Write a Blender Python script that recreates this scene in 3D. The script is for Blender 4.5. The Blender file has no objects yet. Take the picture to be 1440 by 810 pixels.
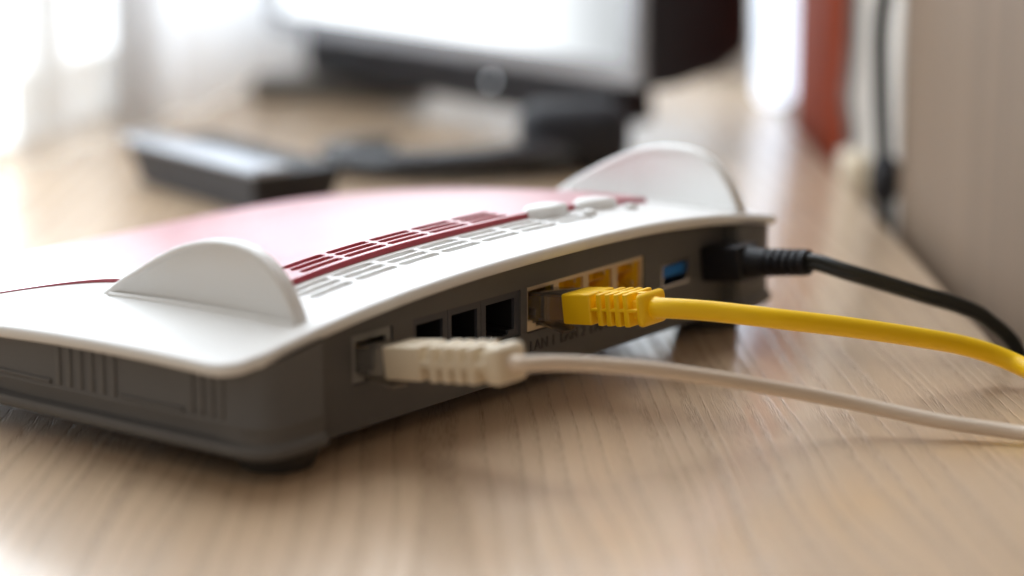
import bpy, bmesh, math, random
from mathutils import Vector, Matrix
random.seed(7)
S = bpy.context.scene
COL = S.collection
R = math.radians

# ------------------------------------------------------------------ camera
cd = bpy.data.cameras.new("camera"); cam = bpy.data.objects.new("camera", cd); COL.objects.link(cam)
S.camera = cam
cd.sensor_width = 36.0; cd.lens = 85.0
cd.clip_start = 0.01; cd.clip_end = 50
cam.location = (0.02174, -0.60789, 0.18283)
_h, _p, _r = R(-1.868), R(12.918), R(0.19)
fw = Vector((math.cos(_p)*math.sin(-_h), math.cos(_p)*math.cos(_h), -math.sin(_p)))
q = fw.to_track_quat('-Z', 'Y')
cam.rotation_euler = (q.to_matrix() @ Matrix.Rotation(-_r, 3, 'Z')).to_euler()
cd.dof.use_dof = True
cd.dof.focus_distance = 0.672
cd.dof.aperture_fstop = 4.1

# ------------------------------------------------------------------ world: dim warm room behind the camera
w = bpy.data.worlds.new("World"); S.world = w; w.use_nodes = True
bg = w.node_tree.nodes["Background"]
bg.inputs[0].default_value = (1.0, 0.915, 0.815, 1); bg.inputs[1].default_value = 0.42
WINDOW_STRENGTH = 4.1

S.view_settings.view_transform = 'Standard'; S.view_settings.look = 'None'
S.view_settings.exposure = 0.24; S.view_settings.gamma = 1
try: S.view_settings.use_curve_mapping = False
except Exception: pass
S.cycles.use_denoising = True
try: S.cycles.denoiser = 'OPENIMAGEDENOISE'
except Exception: pass
S.cycles.max_bounces = 8; S.cycles.transparent_max_bounces = 12
S.cycles.sample_clamp_indirect = 6

# ------------------------------------------------------------------ materials
def mat(name, col, rough=0.5, metal=0.0, spec=0.5, trans=0.0, emit=None, coat=0.0, bump=0.0, bscale=900, var=0.0, vscale=30, ior=1.45):
    m = bpy.data.materials.new(name); m.use_nodes = True
    nt = m.node_tree; b = nt.nodes["Principled BSDF"]
    b.inputs["Base Color"].default_value = (*col, 1)
    b.inputs["Roughness"].default_value = rough
    b.inputs["Metallic"].default_value = metal
    b.inputs["Specular IOR Level"].default_value = spec
    b.inputs["Transmission Weight"].default_value = trans
    b.inputs["Coat Weight"].default_value = coat
    b.inputs["IOR"].default_value = ior
    b.inputs["Coat Roughness"].default_value = 0.34
    if emit:
        b.inputs["Emission Color"].default_value = (*emit[0], 1); b.inputs["Emission Strength"].default_value = emit[1]
    tc = nt.nodes.new("ShaderNodeTexCoord")
    if bump:
        n = nt.nodes.new("ShaderNodeTexNoise"); n.inputs["Scale"].default_value = bscale; n.inputs["Detail"].default_value = 3
        nt.links.new(tc.outputs["Object"], n.inputs["Vector"])
        bp = nt.nodes.new("ShaderNodeBump"); bp.inputs["Strength"].default_value = bump; bp.inputs["Distance"].default_value = 0.0004
        nt.links.new(n.outputs["Fac"], bp.inputs["Height"]); nt.links.new(bp.outputs["Normal"], b.inputs["Normal"])
    if var:
        n2 = nt.nodes.new("ShaderNodeTexNoise"); n2.inputs["Scale"].default_value = vscale; n2.inputs["Detail"].default_value = 5
        nt.links.new(tc.outputs["Object"], n2.inputs["Vector"])
        mx = nt.nodes.new("ShaderNodeMix"); mx.data_type = 'RGBA'
        mx.inputs["A"].default_value = (*[c*(1-var) for c in col], 1); mx.inputs["B"].default_value = (*[min(1, c*(1+var)) for c in col], 1)
        nt.links.new(n2.outputs["Fac"], mx.inputs["Factor"]); nt.links.new(mx.outputs["Result"], b.inputs["Base Color"])
    return m

def wood():
    m = bpy.data.materials.new("ash_wood_laminate"); m.use_nodes = True
    nt = m.node_tree; L = nt.links.new; b = nt.nodes["Principled BSDF"]
    def N(t, **k):
        n = nt.nodes.new(t)
        for a, v in k.items(): setattr(n, a, v)
        return n
    def mth(op, a, bb=None):
        n = N("ShaderNodeMath", operation=op)
        for i, v in enumerate((a, bb)):
            if v is None: continue
            if hasattr(v, 'node'): L(v, n.inputs[i])
            else: n.inputs[i].default_value = v
        return n.outputs[0]
    tc = N("ShaderNodeTexCoord"); sep = N("ShaderNodeSeparateXYZ"); L(tc.outputs["Object"], sep.inputs[0])
    X, Y = sep.outputs[0], sep.outputs[1]
    # slow wander of the grain
    mp = N("ShaderNodeMapping"); mp.inputs["Scale"].default_value = (14, 3.2, 1); L(tc.outputs["Object"], mp.inputs[0])
    nz = N("ShaderNodeTexNoise"); nz.inputs["Scale"].default_value = 1; nz.inputs["Detail"].default_value = 2; L(mp.outputs[0], nz.inputs["Vector"])
    wob = mth('MULTIPLY', mth('SUBTRACT', nz.outputs["Fac"], 0.5), 0.026)
    # cathedral arch: parabola opening towards the camera, centred near the router
    dx = mth('SUBTRACT', X, 0.022)
    ax = mth('ABSOLUTE', dx)
    soft = mth('POWER', mth('ADD', mth('MULTIPLY', dx, dx), 0.00012), 0.5)
    arch = mth('ADD', soft, mth('MULTIPLY', Y, 0.055))
    ringc = mth('ADD', arch, wob)
    freq = mth('MULTIPLY', ringc, 170.0)
    # uneven ring spacing
    n1 = N("ShaderNodeTexNoise"); n1.noise_dimensions = '1D'; n1.inputs["Scale"].default_value = 0.55; n1.inputs["Detail"].default_value = 2
    L(freq, n1.inputs["W"])
    ph = mth('ADD', freq, mth('MULTIPLY', n1.outputs["Fac"], 2.2))
    fr = mth('FRACT', ph)
    ramp = N("ShaderNodeValToRGB"); L(fr, ramp.inputs[0])
    e = ramp.color_ramp.elements
    e[0].position = 0.0; e[0].color = (0.1, 0.1, 0.1, 1)
    e[1].position = 1.0; e[1].color = (0.15, 0.15, 0.15, 1)
    for pz, v in ((0.45, 0.20), (0.74, 0.62), (0.86, 1.0), (0.94, 0.55)):
        k = e.new(pz); k.color = (v, v, v, 1)
    # broken pores inside the rings
    mp2 = N("ShaderNodeMapping"); mp2.inputs["Scale"].default_value = (2400, 130, 1); L(tc.outputs["Object"], mp2.inputs[0])
    po = N("ShaderNodeTexNoise"); po.inputs["Scale"].default_value = 1; po.inputs["Detail"].default_value = 3; L(mp2.outputs[0], po.inputs["Vector"])
    pr = N("ShaderNodeMapRange"); pr.inputs["From Min"].default_value = 0.36; pr.inputs["From Max"].default_value = 0.64; L(po.outputs["Fac"], pr.inputs[0])
    mp3 = N("ShaderNodeMapping"); mp3.inputs["Scale"].default_value = (700, 22, 1); L(tc.outputs["Object"], mp3.inputs[0])
    fi = N("ShaderNodeTexNoise"); fi.inputs["Scale"].default_value = 1; fi.inputs["Detail"].default_value = 4; L(mp3.outputs[0], fi.inputs["Vector"])
    line = mth('MULTIPLY', ramp.outputs[0], mth('ADD', mth('MULTIPLY', pr.outputs[0], 0.75), 0.25))
    dark = mth('ADD', mth('MULTIPLY', line, 0.85), mth('MULTIPLY', mth('SUBTRACT', fi.outputs["Fac"], 0.5), 0.45))
    mix = N("ShaderNodeMix", data_type='RGBA'); L(dark, mix.inputs["Factor"])
    mix.inputs["A"].default_value = (0.70, 0.50, 0.325, 1)
    mix.inputs["B"].default_value = (0.40, 0.27, 0.16, 1)
    # broad tonal drift between boards
    mp4 = N("ShaderNodeMapping"); mp4.inputs["Scale"].default_value = (22, 2.0, 1); L(tc.outputs["Object"], mp4.inputs[0])
    br = N("ShaderNodeTexNoise"); br.inputs["Scale"].default_value = 1; br.inputs["Detail"].default_value = 3; L(mp4.outputs[0], br.inputs["Vector"])
    hv = N("ShaderNodeHueSaturation"); L(mix.outputs["Result"], hv.inputs["Color"])
    L(mth('ADD', mth('MULTIPLY', br.outputs["Fac"], 0.30), 0.85), hv.inputs["Value"])
    L(hv.outputs[0], b.inputs["Base Color"])
    L(mth('ADD', mth('MULTIPLY', line, 0.22), 0.33), b.inputs["Roughness"])
    b.inputs["Specular IOR Level"].default_value = 0.6
    b.inputs["Coat Weight"].default_value = 0.85; b.inputs["Coat Roughness"].default_value = 0.2
    # smudges and dust change the gloss in patches
    sm = N("ShaderNodeTexNoise"); sm.inputs["Scale"].default_value = 26; sm.inputs["Detail"].default_value = 6; sm.inputs["Roughness"].default_value = 0.7; L(tc.outputs["Object"], sm.inputs["Vector"])
    L(mth('ADD', mth('MULTIPLY', sm.outputs["Fac"], 0.22), 0.05), b.inputs["Coat Roughness"])
    bp = N("ShaderNodeBump"); bp.inputs["Strength"].default_value = 0.7; bp.inputs["Distance"].default_value = 0.00025
    L(mth('MULTIPLY', mth('ADD', line, mth('MULTIPLY', fi.outputs["Fac"], 0.35)), -1.0), bp.inputs["Height"]); L(bp.outputs[0], b.inputs["Normal"])
    bq = N("ShaderNodeBump"); bq.inputs["Strength"].default_value = 0.5; bq.inputs["Distance"].default_value = 0.00014
    L(mth('MULTIPLY', line, -1.0), bq.inputs["Height"]); L(bq.outputs[0], b.inputs["Coat Normal"])
    return m

M = dict(
 wood=wood(),
 white=mat("white_plastic", (0.80, 0.80, 0.79), 0.38, bump=0.10, bscale=2500),
 red=mat("red_gloss_plastic", (0.40, 0.016, 0.045), 0.36, spec=0.8, coat=1.0, bump=0.04, bscale=2500),
 dark=mat("dark_grey_plastic", (0.122, 0.120, 0.119), 0.50, bump=0.25, bscale=2200, var=0.08, vscale=60),
 black=mat("black_plastic", (0.010, 0.010, 0.013), 0.5, spec=0.35, bump=0.1, bscale=1500),
 cavity=mat("black_socket_plastic", (0.014, 0.014, 0.016), 0.5),
 jackgrey=mat("grey_socket_plastic", (0.30, 0.30, 0.285), 0.36),
 jackblack=mat("black_socket_face", (0.070, 0.076, 0.092), 0.42, bump=0.1),
 lanmetal=mat("socket_metal", (0.80, 0.66, 0.45), 0.36, metal=0.45, bump=0.08, bscale=600),
 lanyellow=mat("yellow_socket_plastic", (0.95, 0.63, 0.02), 0.4),
 gold=mat("gold_contact", (0.8, 0.55, 0.2), 0.3, metal=1.0),
 steel=mat("steel", (0.72, 0.70, 0.67), 0.25, metal=1.0),
 usbblue=mat("blue_usb_plastic", (0.008, 0.16, 0.55), 0.35),
 yellow=mat("yellow_cable_rubber", (0.96, 0.60, 0.002), 0.40, bump=0.06, bscale=1200),
 bootyellow=mat("yellow_boot_rubber", (0.94, 0.57, 0.003), 0.46, bump=0.15, bscale=1400),
 cream=mat("cream_boot_rubber", (0.70, 0.60, 0.45), 0.45, bump=0.12, bscale=1200),
 creamcable=mat("beige_cable_rubber", (0.70, 0.59, 0.48), 0.45),
 clear=mat("clear_plug_plastic", (0.72, 0.68, 0.62), 0.08, trans=0.8, ior=1.5),
 smoke=mat("smoky_plug_plastic", (0.42, 0.38, 0.33), 0.08, trans=0.8, ior=1.5),
 blackcable=mat("black_cable_rubber", (0.016, 0.018, 0.017), 0.38),
 foot=mat("rubber_foot", (0.05, 0.045, 0.04), 0.6),
 print=mat("relief_letters", (0.062, 0.058, 0.055), 0.5),
 wall=mat("painted_wall", (0.60, 0.56, 0.51), 0.8, bump=0.2, bscale=300, var=0.05, vscale=6),
 farwall=mat("far_wall_paint", (0.66, 0.60, 0.54), 0.8, var=0.03, vscale=5),
 redwood=mat("red_brown_wood", (0.33, 0.055, 0.018), 0.8, spec=0.15, var=0.2, vscale=40),
 curtain=mat("curtain_cloth", (0.74, 0.73, 0.72), 0.9),
 sill=mat("white_paint", (0.72, 0.74, 0.74), 0.5),
 silver=mat("silver_bezel", (0.42, 0.43, 0.46), 0.25, metal=0.7),
 screen=mat("screen_reflection_glow", (0.02, 0.02, 0.02), 0.12, emit=((0.92, 0.97, 1.0), 2.6)),
 gloss=mat("black_gloss", (0.012, 0.013, 0.016), 0.16, spec=0.6),
 glass=mat("pale_glass", (0.30, 0.33, 0.38), 0.14, spec=0.8, coat=0.5),
 tube=mat("glowing_white_tube", (0.8, 0.82, 0.85), 0.4, emit=((0.72, 0.84, 1.0), 1.5)),
 led=mat("power_light", (0.8, 0.85, 0.9), 0.3, emit=((0.85, 0.92, 1.0), 0.9)),
 sill_glow=mat("glowing_sill_band", (0.7, 0.72, 0.72), 0.5, emit=((0.93, 0.97, 0.97), 0.7)),
 panelpaint=mat("taupe_panel", (0.185, 0.130, 0.088), 0.6, spec=0.3, bump=0.2, bscale=300, var=0.25, vscale=7),
 greybar=mat("grey_plastic", (0.10, 0.095, 0.085), 0.5),
 pane=mat("daylight_pane", (0.8, 0.8, 0.8), 0.5, emit=((0.83, 0.92, 1.0), WINDOW_STRENGTH)),
)
# vertical grain on the wall panel
for n_ in M['panelpaint'].node_tree.nodes:
    if n_.type == 'TEX_NOISE' and n_.inputs["Scale"].default_value < 20:
        mp_ = M['panelpaint'].node_tree.nodes.new("ShaderNodeMapping"); mp_.inputs["Scale"].default_value = (1, 6, 0.35)
        tc_ = [k for k in M['panelpaint'].node_tree.nodes if k.type == 'TEX_COORD'][0]
        M['panelpaint'].node_tree.links.new(tc_.outputs["Object"], mp_.inputs[0]); M['panelpaint'].node_tree.links.new(mp_.outputs[0], n_.inputs["Vector"])
# window reflection painted as glow on the screen, dimmer towards one side
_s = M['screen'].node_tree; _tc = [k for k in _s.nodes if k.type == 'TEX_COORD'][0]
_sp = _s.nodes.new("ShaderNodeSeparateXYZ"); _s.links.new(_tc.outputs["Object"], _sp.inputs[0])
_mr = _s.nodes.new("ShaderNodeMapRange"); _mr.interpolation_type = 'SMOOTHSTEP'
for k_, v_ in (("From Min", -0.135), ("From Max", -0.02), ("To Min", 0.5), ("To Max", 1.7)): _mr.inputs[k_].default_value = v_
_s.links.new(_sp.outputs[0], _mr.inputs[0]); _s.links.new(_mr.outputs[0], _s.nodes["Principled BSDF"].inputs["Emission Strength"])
# sheer cloth lets the daylight through
_m = M['curtain']; _nt = _m.node_tree
_out = [n for n in _nt.nodes if n.type == 'OUTPUT_MATERIAL'][0]; _b = _nt.nodes["Principled BSDF"]
_t = _nt.nodes.new("ShaderNodeBsdfTranslucent"); _t.inputs[0].default_value = (0.84, 0.84, 0.85, 1)
_x = _nt.nodes.new("ShaderNodeMixShader"); _x.inputs[0].default_value = 0.68
_nt.links.new(_b.outputs[0], _x.inputs[1]); _nt.links.new(_t.outputs[0], _x.inputs[2]); _nt.links.new(_x.outputs[0], _out.inputs[0])

M['net'] = mat("net_cloth", (0.8, 0.8, 0.8), 0.9)
_nt = M['net'].node_tree; _out = [n for n in _nt.nodes if n.type == 'OUTPUT_MATERIAL'][0]; _b = _nt.nodes["Principled BSDF"]
_t = _nt.nodes.new("ShaderNodeBsdfTransparent"); _x = _nt.nodes.new("ShaderNodeMixShader"); _x.inputs[0].default_value = 0.28
_nt.links.new(_b.outputs[0], _x.inputs[1]); _nt.links.new(_t.outputs[0], _x.inputs[2]); _nt.links.new(_x.outputs[0], _out.inputs[0])

# ------------------------------------------------------------------ helpers
def tag(o, label=None, cat=None, group=None, kind=None):
    if label: o["label"] = label
    if cat: o["category"] = cat
    if group: o["group"] = group
    if kind: o["kind"] = kind
    return o
def empty(name, loc=(0,0,0), rz=0):
    o = bpy.data.objects.new(name, None); COL.objects.link(o); o.location = loc; o.rotation_euler = (0,0,rz); o.empty_display_size = 0.02
    return o
def link(name, bm, m, parent=None, smooth=None):
    me = bpy.data.meshes.new(name)
    bmesh.ops.recalc_face_normals(bm, faces=bm.faces[:])
    bm.to_mesh(me); bm.free()
    for mm in (m if isinstance(m, (list, tuple)) else [m]): me.materials.append(mm)
    if smooth is not None:
        for p in me.polygons: p.use_smooth = True
        try: me.set_sharp_from_angle(angle=R(smooth))
        except Exception: pass
    o = bpy.data.objects.new(name, me); COL.objects.link(o)
    if parent: o.parent = parent
    return o
mm_ = 0.001
def box(bm, x0, x1, y0, y1, z0, z1, bev=0.0, seg=2, mat4=None):
    """box in millimetres"""
    g = bmesh.ops.create_cube(bm, size=1.0)
    vs = g["verts"]
    for v in vs:
        v.co = Vector(((x0+x1)/2 + v.co.x*(x1-x0), (y0+y1)/2 + v.co.y*(y1-y0), (z0+z1)/2 + v.co.z*(z1-z0)))*mm_
    if bev:
        es = list({e for v in vs for e in v.link_edges})
        r = bmesh.ops.bevel(bm, geom=es, offset=bev*mm_, segments=seg, affect='EDGES', profile=0.5)
        vs = list({v for f in r["faces"] for v in f.verts} | {v for v in vs if v.is_valid})
    if mat4:
        for v in vs: v.co = mat4 @ v.co
    return vs
def catmull(P, n=10):
    P = [Vector(p) for p in P]; P = [2*P[0]-P[1]] + P + [2*P[-1]-P[-2]]
    out = []
    for i in range(1, len(P)-2):
        a, b, c, d = P[i-1:i+3]
        for k in range(n):
            t = k/n
            out.append(0.5*((2*b)+(c-a)*t+(2*a-5*b+4*c-d)*t*t+(-a+3*b-3*c+d)*t**3))
    out.append(P[-2]); return out
def tube(bm, pts, rad, seg=16, cap=True):
    """round tube; rad a number or a list (metres)"""
    n = len(pts); rs = rad if isinstance(rad, (list, tuple)) else [rad]*n
    rings = []; up = Vector((0,0,1))
    for i, p in enumerate(pts):
        t = (pts[min(i+1, n-1)] - pts[max(i-1, 0)]).normalized()
        a = t.cross(up)
        if a.length < 1e-4: a = t.cross(Vector((1,0,0)))
        a.normalize(); b = a.cross(t).normalized()
        if rings: up = b
        rings.append([bm.verts.new(p + (a*math.cos(2*math.pi*k/seg) + b*math.sin(2*math.pi*k/seg))*rs[i]) for k in range(seg)])
    for i in range(n-1):
        for k in range(seg):
            bm.faces.new((rings[i][k], rings[i][(k+1)%seg], rings[i+1][(k+1)%seg], rings[i+1][k]))
    if cap:
        bm.faces.new(rings[0][::-1]); bm.faces.new(rings[-1])
def plate(bm, xs, zs, solid, y0, y1):
    """plate in x-z with openings where solid(i,j) is False, thickness y0..y1 (mm)"""
    nx, nz = len(xs)-1, len(zs)-1; V = {}
    def v(i, j, s):
        if (i, j, s) not in V: V[(i, j, s)] = bm.verts.new(Vector((xs[i], y0 if s == 0 else y1, zs[j]))*mm_)
        return V[(i, j, s)]
    def ok(i, j): return 0 <= i < nx and 0 <= j < nz and solid(i, j)
    for i in range(nx):
        for j in range(nz):
            if not ok(i, j): continue
            for s in (0, 1): bm.faces.new([v(i, j, s), v(i+1, j, s), v(i+1, j+1, s), v(i, j+1, s)])
            if not ok(i-1, j): bm.faces.new([v(i, j, 0), v(i, j+1, 0), v(i, j+1, 1), v(i, j, 1)])
            if not ok(i+1, j): bm.faces.new([v(i+1, j, 0), v(i+1, j+1, 0), v(i+1, j+1, 1), v(i+1, j, 1)])
            if not ok(i, j-1): bm.faces.new([v(i, j, 0), v(i+1, j, 0), v(i+1, j, 1), v(i, j, 1)])
            if not ok(i, j+1): bm.faces.new([v(i, j+1, 0), v(i+1, j+1, 0), v(i+1, j+1, 1), v(i, j+1, 1)])

# ------------------------------------------------------------------ setting (world metres; +Y runs along the desk and the wall)
EDGE = 0.193
bm = bmesh.new(); box(bm, -620, EDGE*1000, -1100, 690, -28, 0, bev=1.2)
o = link("desk_top", bm, M['wood'], smooth=30); tag(o, "pale ash wood desk top with visible grain", "desk", kind="structure")
bm = bmesh.new(); box(bm, 206, 226, -1100, 800, -700, 2250)
tag(link("wall_right", bm, M['wall']), kind="structure")
bm = bmesh.new(); box(bm, -420, 205.5, 800, 815, -700, 2250)
tag(link("wall_far", bm, M['farwall']), kind="structure")

# window along the left, low sill, curtain
A = Vector((-0.170, 0.300)); B = Vector((-0.045, 0.700)); D = (B-A).normalized(); NW = Vector((-D.y, D.x))   # NW points to the outside (left)
def along(s, off, z): p = A + D*s + NW*off; return Vector((p.x, p.y, z))
win = empty("window", along(0, 0.06, 0)); 
def wbox(name, s0, s1, o0, o1, z0, z1, m, parent):
    bm = bmesh.new(); base = Vector(parent.location) if parent else Vector()
    c = [along(s, o_, z)-base for z in (z0, z1) for s, o_ in ((s0,o0),(s1,o0),(s1,o1),(s0,o1))]
    vs = [bm.verts.new(p) for p in c]
    for f in ((0,1,2,3),(4,5,6,7),(0,1,5,4),(1,2,6,5),(2,3,7,6),(3,0,4,7)): bm.faces.new([vs[i] for i in f])
    return link(name, bm, m, parent)
for (s0, s1) in ((-0.165, -0.135), (-0.125, 0.215), (0.235, 0.50)):
    wbox("pane", s0, s1, 0.066, 0.070, 0.030, 2.2, M['pane'], win)
wbox("frame", 0.216, 0.234, 0.055, 0.075, 0.0, 2.2, M['sill'], win)
wbox("frame", -0.134, -0.126, 0.055, 0.075, 0.0, 2.2, M['sill'], win)
wbox("sill", -0.17, 0.52, 0.050, 0.080, 0.0004, 0.004, M['sill'], win)
wbox("glow_band", -0.165, 0.50, 0.064, 0.068, 0.0042, 0.0295, M['sill_glow'], win)  # glowing band added in the sill's place to brighten the desk reflection
# unseen far panes, added above the low parapet for glare on lid and desk
def added_far_box(name, x0, x1, y0, y1, z0, z1, m):
    bm = bmesh.new(); box(bm, x0, x1, y0, y1, z0, z1); l = Vector(win.location)
    for v in bm.verts: v.co -= l
    return link(name, bm, m, win)
for x0, x1 in ((-100, 40), (50, 190)): added_far_box("pane", x0, x1, 794, 798, 36, 2200, M['pane'])  # added unseen panes, for glare only
added_far_box("frame", 41, 49, 786, 799, 30, 2200, M['sill']); added_far_box("frame", -110, 200, 780, 799.5, 26, 35, M['sill'])  # frames of the added unseen panes
tag(win, "bright blown-out window along the far left of the desk", "window")
bm = bmesh.new(); n = 150; prev = None
for i in range(n+1):
    s = 0.205 + 0.28*i/n
    off = 0.018 + 0.006*math.sin(s*120) + 0.003*math.sin(s*71+1)
    col = [bm.verts.new(along(s, off*(1-0.25*k/6.0), 0.001 + 0.9*k/6.0)) for k in range(7)]
    if prev:
        for k in range(6): bm.faces.new((prev[k], col[k], col[k+1], prev[k+1]))
    prev = col
o = link("curtain", bm, M['curtain'], smooth=180)
sm = o.modifiers.new("cloth_thickness", 'SOLIDIFY'); sm.thickness = 0.0006
tag(o, "light grey curtain hanging in soft folds beside the bright window", "curtain")

bm = bmesh.new(); prev = None
for i in range(61):
    s = 0.120 + 0.125*i/60
    off = 0.024 + 0.003*math.sin(s*150) + 0.002*math.sin(s*61)
    col = [bm.verts.new(along(s, off, 0.001 + 0.9*k/6.0)) for k in range(7)]
    if prev:
        for k in range(6): bm.faces.new((prev[k], col[k], col[k+1], prev[k+1]))
    prev = col
o = link("net_curtain", bm, M['net'], smooth=180)
tag(o, "sheer white net curtain over the bright window pane", "curtain")
# taupe panel covering the wall from the cord towards the camera
bm = bmesh.new(); box(bm, 203.2, 205.8, -1090, 316, -690, 1090, bev=0.5)
tag(link("wall_panel", bm, M['panelpaint'], smooth=30), kind="structure")
# red-brown upright board on the right wall
bm = bmesh.new(); box(bm, 199.5, 205.7, 445, 572, -60, 900, bev=0.6)
tag(link("wooden_upright", bm, M['redwood'], smooth=30), "red-brown upright board against the wall behind the desk", "board")

# ------------------------------------------------------------------ ROUTER (local mm, x along the rear, y forward, z up)
TH = R(48.7815)
router = empty("router", (0,0,0), TH)
tag(router, "white and red wireless router with two fins and dark grey port panel", "router")
CX, HW = 76.7, 121.7
def zlid(x, y):
    u = abs(x-CX)/HW; t = max(0.0, y-5)/165
    return 43.2 - 11*u**2.5 - 18.6*t**2.2*(1-.3*u*u)
YF = 172.0
def yrear(x):
    u = min(1.0, abs(x-CX)/HW); return -7.0 + 4.0*u**2
def halfw(y):
    # rounded rear and front corners in plan
    r = 9.0; y0 = -3.0
    if y < y0 + r:
        d = max(0.0, (y0 + r - y)/r); d = min(1.0, d)
        return HW - r*(1-math.sqrt(max(0.0, 1-d*d)))*0.9
    if y > YF-16:
        d = min(1.0, (y-(YF-16))/16.0); return HW - 16*(1-math.sqrt(max(0.0, 1-d*d)))*0.8
    return HW
def frange(a, b, st):
    k = max(1, int(round((b-a)/st))); return [a+(b-a)*i/k for i in range(k)]
def capsule(x, y, xa, xb, yc, hw):
    dx = max(xa+hw-x, 0.0, x-(xb-hw)); return math.hypot(dx, y-yc) - hw
WROWS = [21.2, 17.2, 13.0]; WCOLS = [(-1.2+17.5*k) for k in range(7)]
RROWS = [28.0, 31.7, 35.4]; RCOLS = [(10.6+17.6*k) for k in range(5)]
BAR = 25.0
def wslot(x, y):
    d = 9.0
    for r_, yc in enumerate(WROWS):
        for c in WCOLS:
            if abs(x-c-7.4) > 12: continue
            d = min(d, capsule(x, y, c+0.15*r_, c+15.0+0.15*r_, yc, 1.18))
    return d
def rslot(x, y):
    d = 9.0
    for r_, yc in enumerate(RROWS):
        for c in RCOLS:
            if abs(x-c-7.4) > 13: continue
            d = min(d, capsule(x, y, c+0.4*r_, c+15.4+0.4*r_, yc, 1.15))
    return d
# -- lid: top surface with real slots, rolled rim
ss = frange(CX-HW, -2, 4.0) + frange(-2, 125, 0.5) + frange(125, CX+HW, 4.0) + [CX+HW]
ss = [(x-CX)/HW for x in ss]
yy = frange(0, 16, 1.2) + frange(16, 32, 0.32) + frange(32, 180, 3.5) + [179.0]     # distance from the rear edge, before scaling
bm = bmesh.new(); G = []
for s in ss:
    row = []
    for d in yy:
        yr = yrear(CX + s*HW)
        y = yr + d*(YF-yr)/179.0
        x = CX + s*halfw(y) if abs(s) > 0.93 else CX + s*HW
        if abs(s) > 0.93:
            t = (abs(s)-0.93)/0.07; x = CX + math.copysign((1-t)*0.93*HW + t*halfw(y), s)
            yoff = 0
        z = zlid(x, y)
        if -3 < x < 126 and 8 < y < 25:
            dd = wslot(x, y)
            z -= 2.2*max(0.0, min(1.0, 0.5-dd/0.45))
        row.append(bm.verts.new(Vector((x, y, z))*mm_))
    G.append(row)
for i in range(len(ss)-1):
    for j in range(len(yy)-1): bm.faces.new((G[i][j], G[i+1][j], G[i+1][j+1], G[i][j+1]))
loop = [G[i][0] for i in range(len(ss))] + [G[-1][j] for j in range(1, len(yy))] + [G[i][-1] for i in range(len(ss)-2, -1, -1)] + [G[0][j] for j in range(len(yy)-2, 0, -1)]
nl = len(loop); nor = []
for i in range(nl):
    t = loop[(i+2) % nl].co - loop[(i-2) % nl].co; t.z = 0; t.normalize(); nor.append(Vector((t.y, -t.x, 0)))
prev = loop
for out, dz in ((0.45, -0.25), (0.85, -0.9), (0.95, -1.8), (0.75, -2.7), (0.2, -3.3), (-1.0, -3.5), (-8.0, -3.6), (-12, -3.6)):
    ring = [bm.verts.new(loop[i].co + nor[i]*out*mm_ + Vector((0,0,dz*mm_))) for i in range(nl)]
    for i in range(nl): bm.faces.new((prev[i], prev[(i+1) % nl], ring[(i+1) % nl], ring[i]))
    prev = ring
link("lid", bm, M['white'], router, smooth=50)
# -- red panel let into the lid, standing 1.6 mm proud, flaring past the front of the fins
def redL(y):
    if y < 78: return -9.5
    return -9.5 - 24.0*min(1.0, (y-78)/45.0)**1.6
def rlift(u): return 1.7
bm = bmesh.new(); G = []
us = frange(0, 0.10, 0.02) + frange(0.10, 0.62, 0.0031) + frange(0.62, 1, 0.02) + [1.0]
ys = [BAR+0.0, BAR+0.25, BAR+0.6] + frange(BAR+1, 39, 0.3) + frange(39, 80, 3) + frange(80, 171.5, 2.4) + [171.5]
for u in us:
    row = []
    for k, y in enumerate(ys):
        xl = redL(y); xr = 2*CX - xl
        cr = 3.0      # small rounding of the rear corners
        x = xl + u*(xr-xl)
        z = zlid(x, y) + 1.7 - 1.3*min(1.0, max(0.0, (y-45)/60.0)) - (0.35 if k == 0 else 0.08 if k == 1 else 0.0)
        if 9 < x < 100 and 26 < y < 38.5:
            z -= 2.0*max(0.0, min(1.0, 0.5-rslot(x, y)/0.45))
        row.append(bm.verts.new(Vector((x, y, z))*mm_))
    G.append(row)
for i in range(len(us)-1):
    for j in range(len(ys)-1): bm.faces.new((G[i][j], G[i+1][j], G[i+1][j+1], G[i][j+1]))
nu, ny = len(us), len(ys)
loop = [G[i][0] for i in range(nu)] + [G[-1][j] for j in range(1, ny)] + [G[i][-1] for i in range(nu-2, -1, -1)] + [G[0][j] for j in range(ny-2, 0, -1)]
ring = [bm.verts.new(v.co + Vector((0,0,-2.9*mm_))) for v in loop]
for i in range(len(loop)): bm.faces.new((loop[i], loop[(i+1) % len(loop)], ring[(i+1) % len(loop)], ring[i]))
link("red_panel", bm, M['red'], router, smooth=45)

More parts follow.
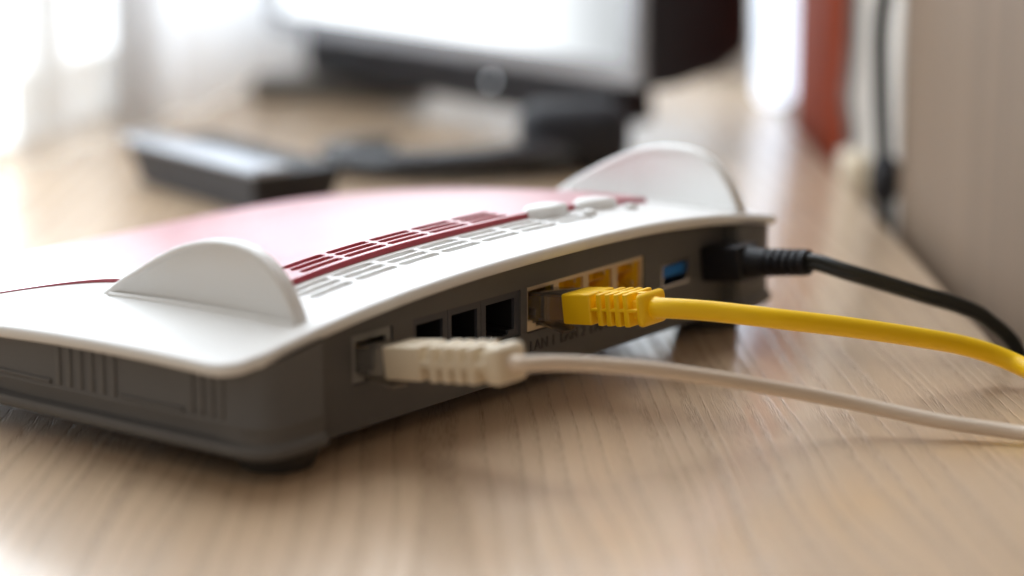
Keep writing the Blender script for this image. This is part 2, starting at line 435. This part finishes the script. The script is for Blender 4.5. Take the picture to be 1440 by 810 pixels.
# -- fins
def fin(x0, x1, dy, face):
    prof = [(77,33.6),(74.8,35.2),(66.5,40.6),(58.6,45.0),(52.8,48.2),(47.1,50.9),(42.3,52.8),(37.5,54.1),(32.8,55.1),(28.1,55.5),(22.9,55.5),(17.7,54.7),(13.2,52.9),(9,50.1),(6.2,47.2),(4,44.0),(2.0,40.4),(0.5,36.8),(0.0,33.0)]
    bm = bmesh.new()
    P = [(y+dy, z) for y, z in prof]
    n = len(P)
    L = [bm.verts.new(Vector((x0, y, z))*mm_) for y, z in P]; Rr = [bm.verts.new(Vector((x1, y, z))*mm_) for y, z in P]
    fl = bm.faces.new(L); fr = bm.faces.new(Rr[::-1])
    for i in range(n): bm.faces.new((L[i], L[(i+1) % n], Rr[(i+1) % n], Rr[i]))
    bmesh.ops.recalc_face_normals(bm, faces=bm.faces[:])
    es = [e for e in list(fl.edges)+list(fr.edges)]
    bmesh.ops.bevel(bm, geom=es, offset=0.9*mm_, segments=3, affect='EDGES', profile=0.5, clamp_overlap=True)
    # slightly sunken faces inside the rim
    for f in sorted(bm.faces, key=lambda f: -f.calc_area())[:2]:
        sgx = 1 if f.calc_center_median().x*1000 < (x0+x1)/2 else -1
        vs = list(f.verts); cen = Vector((0, (30+dy)*mm_, 37*mm_)); bm.faces.remove(f)
        rings = [vs]
        for sc, dx in ((0.955, 0.0), (0.93, 0.45)):
            rings.append([bm.verts.new(Vector((v.co.x + sgx*dx*mm_, cen.y+(v.co.y-cen.y)*sc, cen.z+(v.co.z-cen.z)*sc))) for v in vs])
        for a, b in zip(rings, rings[1:]):
            for k in range(len(vs)): bm.faces.new((a[k], a[(k+1) % len(vs)], b[(k+1) % len(vs)], b[k]))
        bm.faces.new(rings[-1])
    return link("fin", bm, M['white'], router, smooth=40)
fin(-18.8, -14.2, 0.3, -1); fin(173.0, 177.6, -4.0, -1)
# low ridge along the foot of each fin (follows the lid)
for (xa, dy) in ((-20.0, 0.3), (171.9, -4.0)):
    bm = bmesh.new()
    pts = [Vector((xa+0.9, y+dy, zlid(xa, y+dy)+0.15))*mm_ for y in frange(1.5, 74, 3)]
    tube(bm, pts, [0.0009]*len(pts), seg=10)
    link("fin_fillet", bm, M['white'], router, smooth=60)
# -- oval buttons and two small light pipes
def dome(name, x, y, rx, ry, h, m, lift=0.0, rot=0.0):
    bm = bmesh.new(); rings = []
    prof = [(1.0, -1.0), (1.0, 0.35), (0.97, 0.62), (0.88, 0.85), (0.7, 0.97), (0.4, 1.03), (0.0, 1.05)]
    sg = 28; c, s_ = math.cos(rot), math.sin(rot)
    for rr, hh in prof[:-1]:
        ring = []
        for k in range(sg):
            a = 2*math.pi*k/sg; px, py = rx*rr*math.cos(a), ry*rr*math.sin(a)
            X, Y = x+px*c-py*s_, y+px*s_+py*c
            ring.append(bm.verts.new(Vector((X, Y, zlid(X, Y)+lift+h*hh))*mm_))
        rings.append(ring)
    for i in range(len(rings)-1):
        for k in range(sg): bm.faces.new((rings[i][k], rings[i][(k+1) % sg], rings[i+1][(k+1) % sg], rings[i+1][k]))
    bm.faces.new(rings[-1])
    return link(name, bm, m, router, smooth=60)
dome("button", 112.5, 25.5, 9.0, 4.6, 2.3, M['white'], 0.9)
dome("button", 135.0, 24.0, 9.0, 4.6, 2.3, M['white'], 0.9)
dome("light_pipe", 121.0, 15.5, 2.2, 2.0, 1.4, M['white'], 0.3)
dome("light_pipe", 142.5, 16.0, 2.2, 2.0, 1.4, M['white'], 0.3)

# -- grey body shell
half = [(-16,14),(-16,-4.8),(-17,-6),(-24,-6.2),(-31,-5.6),(-35,-4.0),(-37.4,-1.0),(-38.4,4),(-39.0,14),(-40.6,40),(-42.6,80),(-43,110),(-39,148),(-32,160),(-24,166),(0,168)]
outl = half + [(2*CX-x, y) for x, y in half[::-1]]
def refine(o, mx=8.0):
    r = []
    for i in range(len(o)):
        a, b = Vector((*o[i], 0)), Vector((*o[(i+1) % len(o)], 0)); k = max(1, int((b-a).length/mx))
        r += [a.lerp(b, t/k) for t in range(k)]
    return r
pl = refine(outl)
def normals(pl):
    out = []
    for i in range(len(pl)):
        t = (pl[(i+1) % len(pl)]-pl[i-1]).normalized(); out.append(Vector((t.y, -t.x, 0)))
    return out
no = normals(pl); sgn = 1 if (pl[20]+no[20]-Vector((CX,80,0))).length > (pl[20]-Vector((CX,80,0))).length else -1
# the narrow neck at the recess is kept from offsetting sideways into the panel
bm = bmesh.new(); prev = None
lev = [(0.0, None), (0.0, 15.4), (0.3, 14.9), (0.3, 14.3), (-1.5, 13.8), (-1.5, 10.3), (1.0, 9.7), (1.4, 9.0), (1.4, 7.7), (0.9, 6.8), (-0.6, 6.1), (-3.0, 5.7)]
for off, z in lev:
    ring = []
    for i, p_ in enumerate(pl):
        o_ = 0.0 if (p_.y > -4.9 and p_.y < 14.5 and -16.5 < p_.x < 170) else (off if off > -1 or z is None or z < 6 else off*max(0.0, min(1.0, (p_.y-1)/9.0)))
        q_ = p_ + no[i]*sgn*o_
        ring.append(bm.verts.new(Vector((q_.x, q_.y, (zlid(q_.x, q_.y)-3.0) if z is None else z))*mm_))
    if prev:
        for i in range(len(pl)): bm.faces.new((prev[i], prev[(i+1) % len(pl)], ring[(i+1) % len(pl)], ring[i]))
    prev = ring
bmesh.ops.triangulate(bm, faces=[bm.faces.new(prev)])
body = link("body", bm, M['dark'], router, smooth=35)
# ribs on the near side face (and the far one)
def sidex(y):
    ks = [p for p in half if p[0] < -38.0 or p[1] > 100]
    for a, b in zip(half[7:], half[8:]):
        if a[1] <= y <= b[1]: t = (y-a[1])/(b[1]-a[1]); return a[0]+t*(b[0]-a[0])
    return -39
ribm = None
for sd in (0, 1):
    for y in [8.5, 11.9, 15.3, 18.7] + [46+4.1*k for k in range(6)] + [96+4.1*k for k in range(6)]:
        if ribm is None:
            bm = bmesh.new(); box(bm, -0.5, 0.5, -0.95, 0.95, 15.6, 27.6, bev=0.4, seg=2)
            ro = link("rib", bm, M['dark'], body, smooth=40); ribm = ro.data
        else:
            ro = bpy.data.objects.new("rib", ribm); COL.objects.link(ro); ro.parent = body
        x = sidex(y); ro.location = Vector(((x if sd == 0 else 2*CX-x), y, 0))*mm_
    for y0, y1 in ((21.5, 43.5), (69.5, 93.0)):
        bm = bmesh.new()
        xa = min(sidex(y0), sidex(y1))
        pts = [Vector((sidex(y)-0.1 if sd == 0 else 2*CX-sidex(y)+0.1, y, 16.2))*mm_ for y in (y0, (y0+y1)/2, y1)]
        tube(bm, pts, 0.0007, seg=8); link("ledge", bm, M['dark'], body, smooth=60)
# rubber feet
for fx, fy in ((-20, 8), (2*CX+20, 8), (-22, 145), (2*CX+22, 145)):
    bm = bmesh.new(); rings = []
    prof = [(11.5, 7.0), (10.8, 2.6), (10.0, 0.9), (9.4, 0.0)]
    for rr, z in prof: rings.append([bm.verts.new(Vector((fx+rr*math.cos(2*math.pi*k/28), fy+rr*math.sin(2*math.pi*k/28), z))*mm_) for k in range(28)])
    for a, b in zip(rings, rings[1:]):
        for k in range(28): bm.faces.new((a[k], a[(k+1) % 28], b[(k+1) % 28], b[k]))
    bm.faces.new(rings[-1])
    link("foot", bm, M['foot'], router, smooth=40)

# -- rear panel with openings
ZT, ZB = 30.9, 17.6
DSL = (0.0, 16.0); FON = [(23.9, 38.8), (38.8, 52.8), (52.8, 69.4)]; LAN = (72.2, 128.2)
USB = (136.4, 150.4, 18.8, 26.4); PWR = (158.5, 167.0, 18.0, 27.5)
xs = sorted({-15.95, DSL[0], DSL[1], 23.9, 69.4, LAN[0], LAN[1], USB[0], USB[1], PWR[0], PWR[1], 169.35})
zs = sorted({5.6, 8.0, ZB, USB[2], USB[3], PWR[2], PWR[3], ZT, 32.0})
holes = [(DSL[0], DSL[1], ZB, ZT), (23.9, 69.4, ZB, ZT), (LAN[0], LAN[1], ZB, ZT), USB, PWR]
def psolid(i, j):
    x, z = (xs[i]+xs[i+1])/2, (zs[j]+zs[j+1])/2
    return not any(a < x < b and c < z < d for a, b, c, d in holes)
bm = bmesh.new(); plate(bm, xs, zs, psolid, 0.0, 2.0)
# arched top strip under the lid and a closing bottom strip
prev = None
for x in frange(-15.95, 169.35, 6) + [169.35]:
    c = [bm.verts.new(Vector((x, y, z))*mm_) for y, z in ((0.0, 32.0), (0.0, zlid(x, 0)-2.6), (2.0, zlid(x, 2)-2.6), (2.0, 32.0))]
    if prev:
        for k in range(4): bm.faces.new((prev[k], c[k], c[(k+1) % 4], prev[(k+1) % 4]))
    prev = c
box(bm, -15.95, 169.35, 2.0, 18, 5.6, 7.0)
panel = link("port_panel", bm, M['dark'], router)

def jack(name, x0, x1, face, inner, notch=True, z0=ZB, z1=ZT, front=0.7, contacts=True, depth=11.0, pins=8, w=11.9, h=8.3, thin=False):
    """one socket: face plate with keyed opening, cavity, back wall, contact wires"""
    g = 0.12; xc = (x0+x1)/2
    a, b = xc-w/2, xc+w/2; top = z1-(1.35 if thin else 2.1); bot = top-h
    X = [x0+g, a, xc-3.6, xc-2.1, xc+2.1, xc+3.6, b, x1-g]
    Z = [z0+g, bot-2.3 if bot-2.3 > z0+0.8 else z0+0.9, bot-1.1, bot, top, z1-g]
    def sol(i, j):
        x, z = (X[i]+X[i+1])/2, (Z[j]+Z[j+1])/2
        if a < x < b and Z[3] < z < top: return False
        if abs(x-xc) < 3.6 and Z[2] < z < Z[3]: return False
        if abs(x-xc) < 2.1 and Z[1] < z < Z[2]: return False
        return True
    bm = bmesh.new(); plate(bm, X, Z, sol, front, front+1.0)
    f = link(name, bm, face, router)
    bm = bmesh.new(); plate(bm, X, Z, sol, front+1.0, depth)
    box(bm, x0+g, x1-g, depth, depth+1, z0+g, z1-g)
    link("socket_cavity", bm, inner, f)
    if contacts:
        bm = bmesh.new()
        for k in range(pins):
            px = xc + (k-(pins-1)/2)*1.02
            pts = [Vector((px, front+1.5, bot+1.2+4.6))*mm_, Vector((px, front+4.5, bot+4.0))*mm_, Vector((px, depth-0.5, bot+1.2))*mm_]
            tube(bm, pts, 0.00022, seg=6)
        link("contact_wires", bm, M['gold'], f)
    return f
jack("dsl_socket", DSL[0], DSL[1], M['jackgrey'], M['cavity'])
jack("phone_socket", *FON[0], M['jackblack'], M['cavity'], w=10.8, h=9.0, contacts=False)
jack("phone_socket", *FON[1], M['jackblack'], M['cavity'], w=10.8, h=9.0, contacts=False)
jack("isdn_socket", *FON[2], M['jackblack'], M['cavity'], w=12.4, h=9.0, contacts=False)
for k in range(4):
    f = jack("lan_socket", LAN[0]+14*k, LAN[0]+14*(k+1), M['lanmetal'], M['lanyellow'], depth=7.5, h=8.6, w=11.6, thin=True)
    bm = bmesh.new(); xr = LAN[0]+14*(k+1)-1.3
    for zc in (28.0, 22.0): box(bm, xr-0.8, xr-0.1, 3.2, 5.6, zc-0.9, zc+0.9, bev=0.25)
    link("spring_tab", bm, M['steel'], f)
# USB socket: metal shell, blue tongue
us_ = empty("usb_socket"); us_.parent = router
bm = bmesh.new(); X = [USB[0]+.1, USB[0]+.75, USB[1]-.75, USB[1]-.1]; Z = [USB[2]+.1, USB[2]+.75, USB[3]-.75, USB[3]-.1]
plate(bm, X, Z, lambda i, j: not (i == 1 and j == 1), -0.3, 11); link("metal_shell", bm, M['steel'], us_)
bm = bmesh.new(); box(bm, USB[0]+.8, USB[1]-.8, 10, 11, USB[2]+.8, USB[3]-.8); link("socket_back", bm, M['cavity'], us_)
bm = bmesh.new(); box(bm, USB[0]+1.5, USB[1]-1.5, 0.5, 10, USB[2]+3.0, USB[3]-1.0, bev=0.2); link("blue_tongue", bm, M['usbblue'], us_)
# power inlet
bm = bmesh.new(); box(bm, PWR[0]-.1, PWR[1]+.1, 6, 7, PWR[2]-.1, PWR[3]+.1); link("power_inlet", bm, M['cavity'], router)
# relief lettering under the LAN sockets
for k in range(4):
    cu = bpy.data.curves.new("lan_lettering", 'FONT'); cu.body = "LAN %d" % (k+1); cu.size = 0.0044; cu.extrude = 0.00016
    cu.align_x = 'CENTER'; cu.align_y = 'CENTER'; cu.resolution_u = 3
    to = bpy.data.objects.new("tmp", cu); COL.objects.link(to)
    bpy.context.view_layer.update()
    me = bpy.data.meshes.new_from_object(to.evaluated_get(bpy.context.evaluated_depsgraph_get())); bpy.data.objects.remove(to)
    me.materials.clear(); me.materials.append(M['print'])
    lo = bpy.data.objects.new("lan_lettering", me); COL.objects.link(lo); lo.parent = panel
    lo.location = Vector((LAN[0]+7+14*k, -0.1, 13.4))*mm_; lo.rotation_euler = (R(90), 0, 0)

# ------------------------------------------------------------------ plugs and cables (local router mm -> world)
RW = Matrix.Rotation(TH, 4, 'Z')
def rw(x, y, z): return RW @ (Vector((x, y, z))*mm_)
def net_cable(name, xc, zc, tilt, ystart, yend, mboot, mcable, mplug, path, extra, rad, label, cat, h0, h1, wd, slots, group=None):
    root = empty(name, rw(xc, 0, zc), TH); root.rotation_euler = (0, 0, TH)
    tag(root, label, cat, group)
    T = Matrix.Rotation(-tilt, 4, 'X')          # local: -y leaves the socket
    def part(nm, fn, m, sm=35, par=None):
        bm = bmesh.new(); fn(bm)
        for v in bm.verts: v.co = T @ v.co
        return link(nm, bm, m, root if par is None else par, smooth=sm)
    # clear plug body
    def f(bm):
        box(bm, -5.4, 5.4, ystart-1.5, 8.0, -3.9, 3.5, bev=0.5)
        box(bm, -4.6, 4.6, ystart-1.5, 2.0, 3.4, 4.3, bev=0.3)
    pg = part("plug", f, mplug)
    def f(bm):
        for k in range(8): box(bm, (k-3.5)*1.02-0.25, (k-3.5)*1.02+0.25, 1.0, 7.9, 3.3, 3.9)
    part("contacts", f, M['gold'], par=pg)
    def f(bm):     # springy latch under the plug
        p = [Vector((0, 6.5, -4.0))*mm_, Vector((0, 1.0, -4.8))*mm_, Vector((0, -4.5, -6.2))*mm_, Vector((0, -8.5, -7.4))*mm_]
        prev = None
        for q_ in p:
            c = [bm.verts.new(q_+Vector((sx, 0, sz))*mm_) for sx, sz in ((-3,-.4),(3,-.4),(3,.4),(-3,.4))]
            if prev:
                for k in range(4): bm.faces.new((prev[k], prev[(k+1) % 4], c[(k+1) % 4], c[k]))
            else: bm.faces.new(c)
            prev = c
        bm.faces.new(prev)
    part("latch", f, mplug)
    # moulded boot: smooth front block, slotted tail, round end
    ys_ = ystart - (ystart-yend)*slots[0]; ye_ = ystart - (ystart-yend)*slots[1]
    def prof(y):
        t = (ystart-y)/(ystart-yend); return h0+(h1-h0)*t, wd*(1-0.06*t)
    def f(bm):
        def blk(ya, yb, ins=0.0, bev=0.8):
            ha, wa = prof(ya); hb, wb = prof(yb)
            vs = box(bm, -1, 1, yb, ya, -1, 1)
            for v in vs:
                near = abs(v.co.y-ya*mm_) < 1e-7
                hh, ww = ((ha, wa) if near else (hb, wb))
                v.co.x = math.copysign((ww/2-ins)*mm_, v.co.x); v.co.z = math.copysign((hh/2-ins)*mm_, v.co.z)
            if bev:
                es = list({e for v in vs for e in v.link_edges})
                bmesh.ops.bevel(bm, geom=es, offset=bev*mm_, segments=3, affect='EDGES', profile=0.5)
        blk(ystart, ys_, 0, 0.7)
        blk(ys_+1, ye_-1, 2.1, 0.4)
        n = 5; pitch = (ys_-ye_)/n
        for k in range(1, n): 
            c = ys_-pitch*k
            blk(c+pitch*0.31, c-pitch*0.31, 0.0, 0.45)
        blk(ye_, yend, 0, 1.5)
        # seam rails that bridge the slots at mid height, top and bottom
        ha, wa = prof((ys_+ye_)/2); rail = 0.45 if wd > 12.2 else 1.0
        box(bm, -wa/2+0.12, wa/2-0.12, ye_-0.5, ys_+0.5, -rail, rail, bev=0.2)
        box(bm, -1.2, 1.2, ye_-0.5, ys_+0.5, -ha/2+0.2, ha/2-0.2, bev=0.2)
        # collar round the cable
        pts = [Vector((0, yend+0.5, 0))*mm_, Vector((0, yend-0.6, 0))*mm_, Vector((0, yend-1.4, 0))*mm_]
        tube(bm, pts, [rad*1.12*mm_, rad*1.10*mm_, rad*1.02*mm_], seg=20)
    part("boot", f, mboot, 30)
    # cable
    end = T @ (Vector((0, yend+3, 0))*mm_); inv = Matrix.Translation(rw(xc, 0, zc)) @ RW
    pw = [inv @ end, inv @ (T @ (Vector((0, yend-3, 0))*mm_))] + [rw(*p) for p in path] + [Vector(p) for p in extra]
    pts = [inv.inverted() @ p for p in catmull(pw, 12)]
    bm = bmesh.new(); tube(bm, pts, rad*mm_, seg=20); link("cable", bm, mcable, root, smooth=60)
    return root
net_cable("network_cable", 80.2, 24.6, R(7.0), -11, -39, M['bootyellow'], M['yellow'], M['smoke'],
    [(88,-52,28.9),(100.5,-66.8,26.5),(120,-77.6,22),(141,-87.0,16.5),(156,-94,12.0),(164.5,-103,7.5)],
    [(0.1930,0.047,0.0040),(0.1990,0.040,-0.007),(0.2000,0.037,-0.03),(0.2000,0.037,-0.12)], 2.85,
    "bright yellow network cable plugged into the first LAN socket", "cable", 8.6, 9.4, 12.4, (0.36, 0.90))
net_cable("network_cable", 8.0, 23.6, R(7.5), -9, -48, M['cream'], M['creamcable'], M['clear'],
    [(20.7,-55.3,28.6),(38,-64.6,25.3),(57.8,-72.9,20),(77.8,-81.9,14),(93.6,-94,9),(105,-113.6,5),(113.5,-130.5,3.2)],
    [(0.1900,-0.010,0.0026),(0.1988,-0.014,-0.006),(0.1995,-0.015,-0.03),(0.1995,-0.015,-0.12)], 2.0,
    "cream network cable with beige boot plugged into the grey DSL socket", "cable", 8.8, 9.8, 12.0, (0.32, 0.86))

# power cable
root = empty("power_cable", rw(162.8, 0, 22.8), TH)
tag(root, "black power cable with ribbed strain relief plugged into the router", "cable")
T = Matrix.Rotation(-R(7.5), 4, 'X')
bm = bmesh.new()
box(bm, -5.9, 5.0, -15, 0.0, -5.2, 5.6, bev=1.0, seg=3)
box(bm, -3.8, 3.6, -1.0, 5.0, -3.8, 4.0, bev=0.4)
tube(bm, [Vector((0, y, 0))*mm_ for y in (-12, -16, -19, -22.5)], [0.0052, 0.0050, 0.0042, 0.0036], seg=20)
for v in bm.verts: v.co = T @ v.co
link("plug", bm, M['black'], root, smooth=35)
bm = bmesh.new(); pts = []; rs = []
for k in range(5):
    y = -19.8-2.75*k; r_ = 4.35-0.07*k
    for dy, f in ((0, .78), (-.35, .78), (-.45, 1), (-1.9, 1), (-2.0, .78), (-2.5, .78)): pts.append(Vector((0, y+dy, 0))*mm_); rs.append(r_*f*mm_)
pts.append(Vector((0, -33.8, 0))*mm_); rs.append(0.0041); pts.append(Vector((0, -35.8, 0))*mm_); rs.append(0.0039)
tube(bm, pts, rs, seg=20)
for v in bm.verts: v.co = T @ v.co
link("strain_relief", bm, M['black'], root, smooth=30)
inv = Matrix.Translation(rw(162.8, 0, 22.8)) @ RW
pw = [inv @ (T @ (Vector((0, -33, 0))*mm_)), inv @ (T @ (Vector((0, -39, 0))*mm_))] + [rw(*p) for p in ((164,-48,26.2),(170.4,-56.9,23),(178.7,-66.4,19),(188,-73.3,15),(197,-78.2,9.5))] + [Vector((0.1995,0.098,-0.003)), Vector((0.1995,0.097,-0.03)), Vector((0.1995,0.097,-0.12))]
cc = [inv.inverted() @ p for p in catmull(pw, 12)]
bm = bmesh.new()
for sgn_ in (-1, 1):      # two-core flat lead
    off = Vector((0, 0, 0.00105*sgn_)); tube(bm, [p+off for p in cc], 0.0016, seg=12)
link("cable", bm, M['blackcable'], root, smooth=60)

# ------------------------------------------------------------------ background things
# small display
C0 = Vector((0.1130, 0.4420, 0.0)); C1 = Vector((-0.060, 0.671, 0.0)); E = (C1-C0).normalized(); BK = Vector((-E.y, E.x, 0)); BK = -BK if BK.x < 0 else BK
W_ = (C1-C0).length
disp = empty("monitor", (C0+C1)/2); disp.rotation_euler = (0, 0, math.atan2(E.y, E.x))
tag(disp, "black monitor with silver bezel and bright white screen", "monitor")
# local: +x along E (to the far end); the back lies on local -y or +y
LY = Matrix.Rotation(-math.atan2(E.y, E.x), 3, 'Z') @ BK; sy = 1 if LY.y > 0 else -1
def dpart(nm, x0, x1, y0, y1, z0, z1, m, bev=1.0, par=None):
    bm = bmesh.new(); ya, yb = sorted((y0*sy, y1*sy)); box(bm, x0, x1, ya, yb, z0, z1, bev=bev, seg=3)
    return link(nm, bm, m, disp if par is None else par, smooth=35)
hw = W_*500
bm = bmesh.new()
X = [-hw, -hw+7, hw-7, hw]; Z = [32, 41, 214, 222]
plate(bm, X, Z, lambda i, j: not (i == 1 and j == 1), -4*sy, 2*sy); link("bezel", bm, M['silver'], disp)
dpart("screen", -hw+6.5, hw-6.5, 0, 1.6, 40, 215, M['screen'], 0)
# tapered back housing
bm = bmesh.new(); prof = [(2.05, 0, 0), (20, 0, 0), (50, 2, 4), (72, 7, 12), (82, 16, 26), (86, 30, 44)]
prev = None
for d_, ix, iz in prof:
    c = []
    for (px, pz) in ((-hw+ix, 30+iz), (hw-ix, 30+iz), (hw-ix, 222-iz), (-hw+ix, 222-iz)): c.append(bm.verts.new(Vector((px, d_*sy, pz))*mm_))
    if prev:
        for k in range(4): bm.faces.new((prev[k], prev[(k+1) % 4], c[(k+1) % 4], c[k]))
    else: bm.faces.new(c)
    prev = c
bm.faces.new(prev); link("back_housing", bm, M['black'], disp, smooth=50)
dpart("chin", -hw+20, hw-25, 0, 26, 11, 31.8, M['black'], 2.0)
cwm = Matrix.Translation(disp.location) @ Matrix.Rotation(disp.rotation_euler.z, 4, 'Z')
bm = bmesh.new(); box(bm, 58, 106, 402, 432, 0.2, 29, bev=9, seg=3)
for v in bm.verts: v.co = cwm.inverted() @ v.co
link("neck", bm, M['black'], disp, smooth=35)
bm = bmesh.new(); bmesh.ops.create_icosphere(bm, subdivisions=2, radius=0.0016)
for v in bm.verts: v.co += Vector((-hw+105, 0.0, 23.0))*mm_ + Vector((0, -0.6*sy*mm_, 0))
link("power_light", bm, M['led'], disp, smooth=80)
# loop-shaped foot of the monitor
bm = bmesh.new(); cw = Matrix.Translation(disp.location) @ Matrix.Rotation(disp.rotation_euler.z, 4, 'Z')
pts = []
rr_ = []
for k in range(31):
    a = math.radians(120 + 215*k/30); rr_.append(0.0035+0.005*(k/30)); pw_ = Vector((0.030+0.054*math.cos(a), 0.428+0.040*math.sin(a), 0.0035+0.005*(k/30)+0.0003)); pts.append(cw.inverted() @ pw_)
tube(bm, pts, rr_, seg=14); link("stand_foot", bm, M['gloss'], disp, smooth=60)

bm = bmesh.new(); bmesh.ops.create_icosphere(bm, subdivisions=3, radius=0.0075)  # silver blob added to stand for the highlight on the foot's left end
for v in bm.verts: v.co = cw.inverted() @ Vector((v.co.x*1.5-0.018, v.co.y+0.455, v.co.z*0.45+0.0036))
link("highlight_blob", bm, M['silver'], disp, smooth=80)
# little black box with a pale glossy lid, in front of the window
cs = empty("storage_box", (-0.047, 0.308, 0)); cs.rotation_euler = (0, 0, math.atan2(0.422-0.339, -0.110+0.052))
tag(cs, "small black box with pale glossy lid beside the window", "box")
bm = bmesh.new(); vs = box(bm, 0, 104, -42, 0, 0.2, 17.5)
for v in vs:
    if v.co.z < 0.005: v.co.x = 0.006 + v.co.x*0.90; v.co.y = v.co.y*0.80-0.004
bmesh.ops.bevel(bm, geom=bm.edges[:], offset=0.0012, segments=2, affect='EDGES')
link("tub", bm, M['black'], cs, smooth=35)
bm = bmesh.new(); box(bm, -1, 106, -16, 1.5, 17.5, 20.5, bev=1.3, seg=3); link("lid", bm, M['glass'], cs, smooth=35)
# dark grey bar lying near the far wall
bm = bmesh.new(); box(bm, -72, 20, 628, 652, 0.2, 10, bev=2, seg=3); 
tag(link("plastic_bar", bm, M['greybar'], smooth=35), "low dark grey bar lying behind the monitor by the curtain", "bar")
# upright white tube that glows bluish
tl = empty("glowing_tube", (0.1945, 0.600, 0)); tag(tl, "slim glowing white tube standing beside the red-brown board", "lamp")
bm = bmesh.new(); pts = [Vector((0,0,z)) for z in (0.0005,0.0012,0.003,0.006,0.010,0.05,0.15,0.27,0.276,0.280)]; tube(bm, pts, [0.004,0.0062,0.0082,0.0094,0.0098,0.0098,0.0098,0.0098,0.008,0.004], seg=24)
link("tube_body", bm, M['tube'], tl, smooth=60)
bm = bmesh.new(); tube(bm, [Vector((0,0,0.2805)), Vector((0,0,0.290))], 0.006, seg=20); link("end_cap", bm, M['steel'], tl, smooth=40)
bm = bmesh.new(); box(bm, 2, 12.4, -4, 4, 150, 158, bev=1); link("bracket", bm, M['steel'], tl, smooth=40)
# hanging black cord on the right wall
ck = empty("hanging_cord", (0.1995, 0.328, 0)); tag(ck, "black cord with a moulded plug hanging down the wall behind the desk edge", "cord")
bm = bmesh.new(); tube(bm, catmull([(0.001,0,-0.12),(0.001,0,-0.01),(0,0.002,0.02),(-0.001,0.006,0.045),(-0.002,0.004,0.075),(0.001,-0.006,0.11),(0.002,-0.012,0.18),(0.002,-0.014,0.35)], 10), 0.0034, seg=12); link("cable", bm, M['blackcable'], ck, smooth=60)
bm = bmesh.new(); tube(bm, [Vector((0.0005,0.001,z)) for z in (0.001,0.004,0.010,0.017,0.020)], [0.003,0.0058,0.0062,0.0056,0.0028], seg=16)
box(bm, -2.0, 3.5, -9, 0, 11, 17, bev=1.5); link("moulded_plug", bm, M['black'], ck, smooth=40)
# cream adapter with grey plug by the board
ad = empty("wall_adapter", (0.1995, 0.400, 0)); tag(ad, "cream wall adapter beside the hanging cord", "adapter")
bm = bmesh.new(); box(bm, -4.5, 6, -12, 12, -14, 9, bev=2.5, seg=3); link("case", bm, M['cream'], ad, smooth=40)
bm = bmesh.new(); tube(bm, catmull([(0,6,12),(0,8,20),(-1,14,30),(2,24,44),(3,26,80),(3,26,300)], 8) and [Vector(p)*mm_ for p in catmull([(0,6,11),(0,8,20),(-1,14,30),(2,24,44),(3,26,80),(3,26,300)], 8)], 0.0021, seg=10); link("lead", bm, M['greybar'], ad, smooth=60)
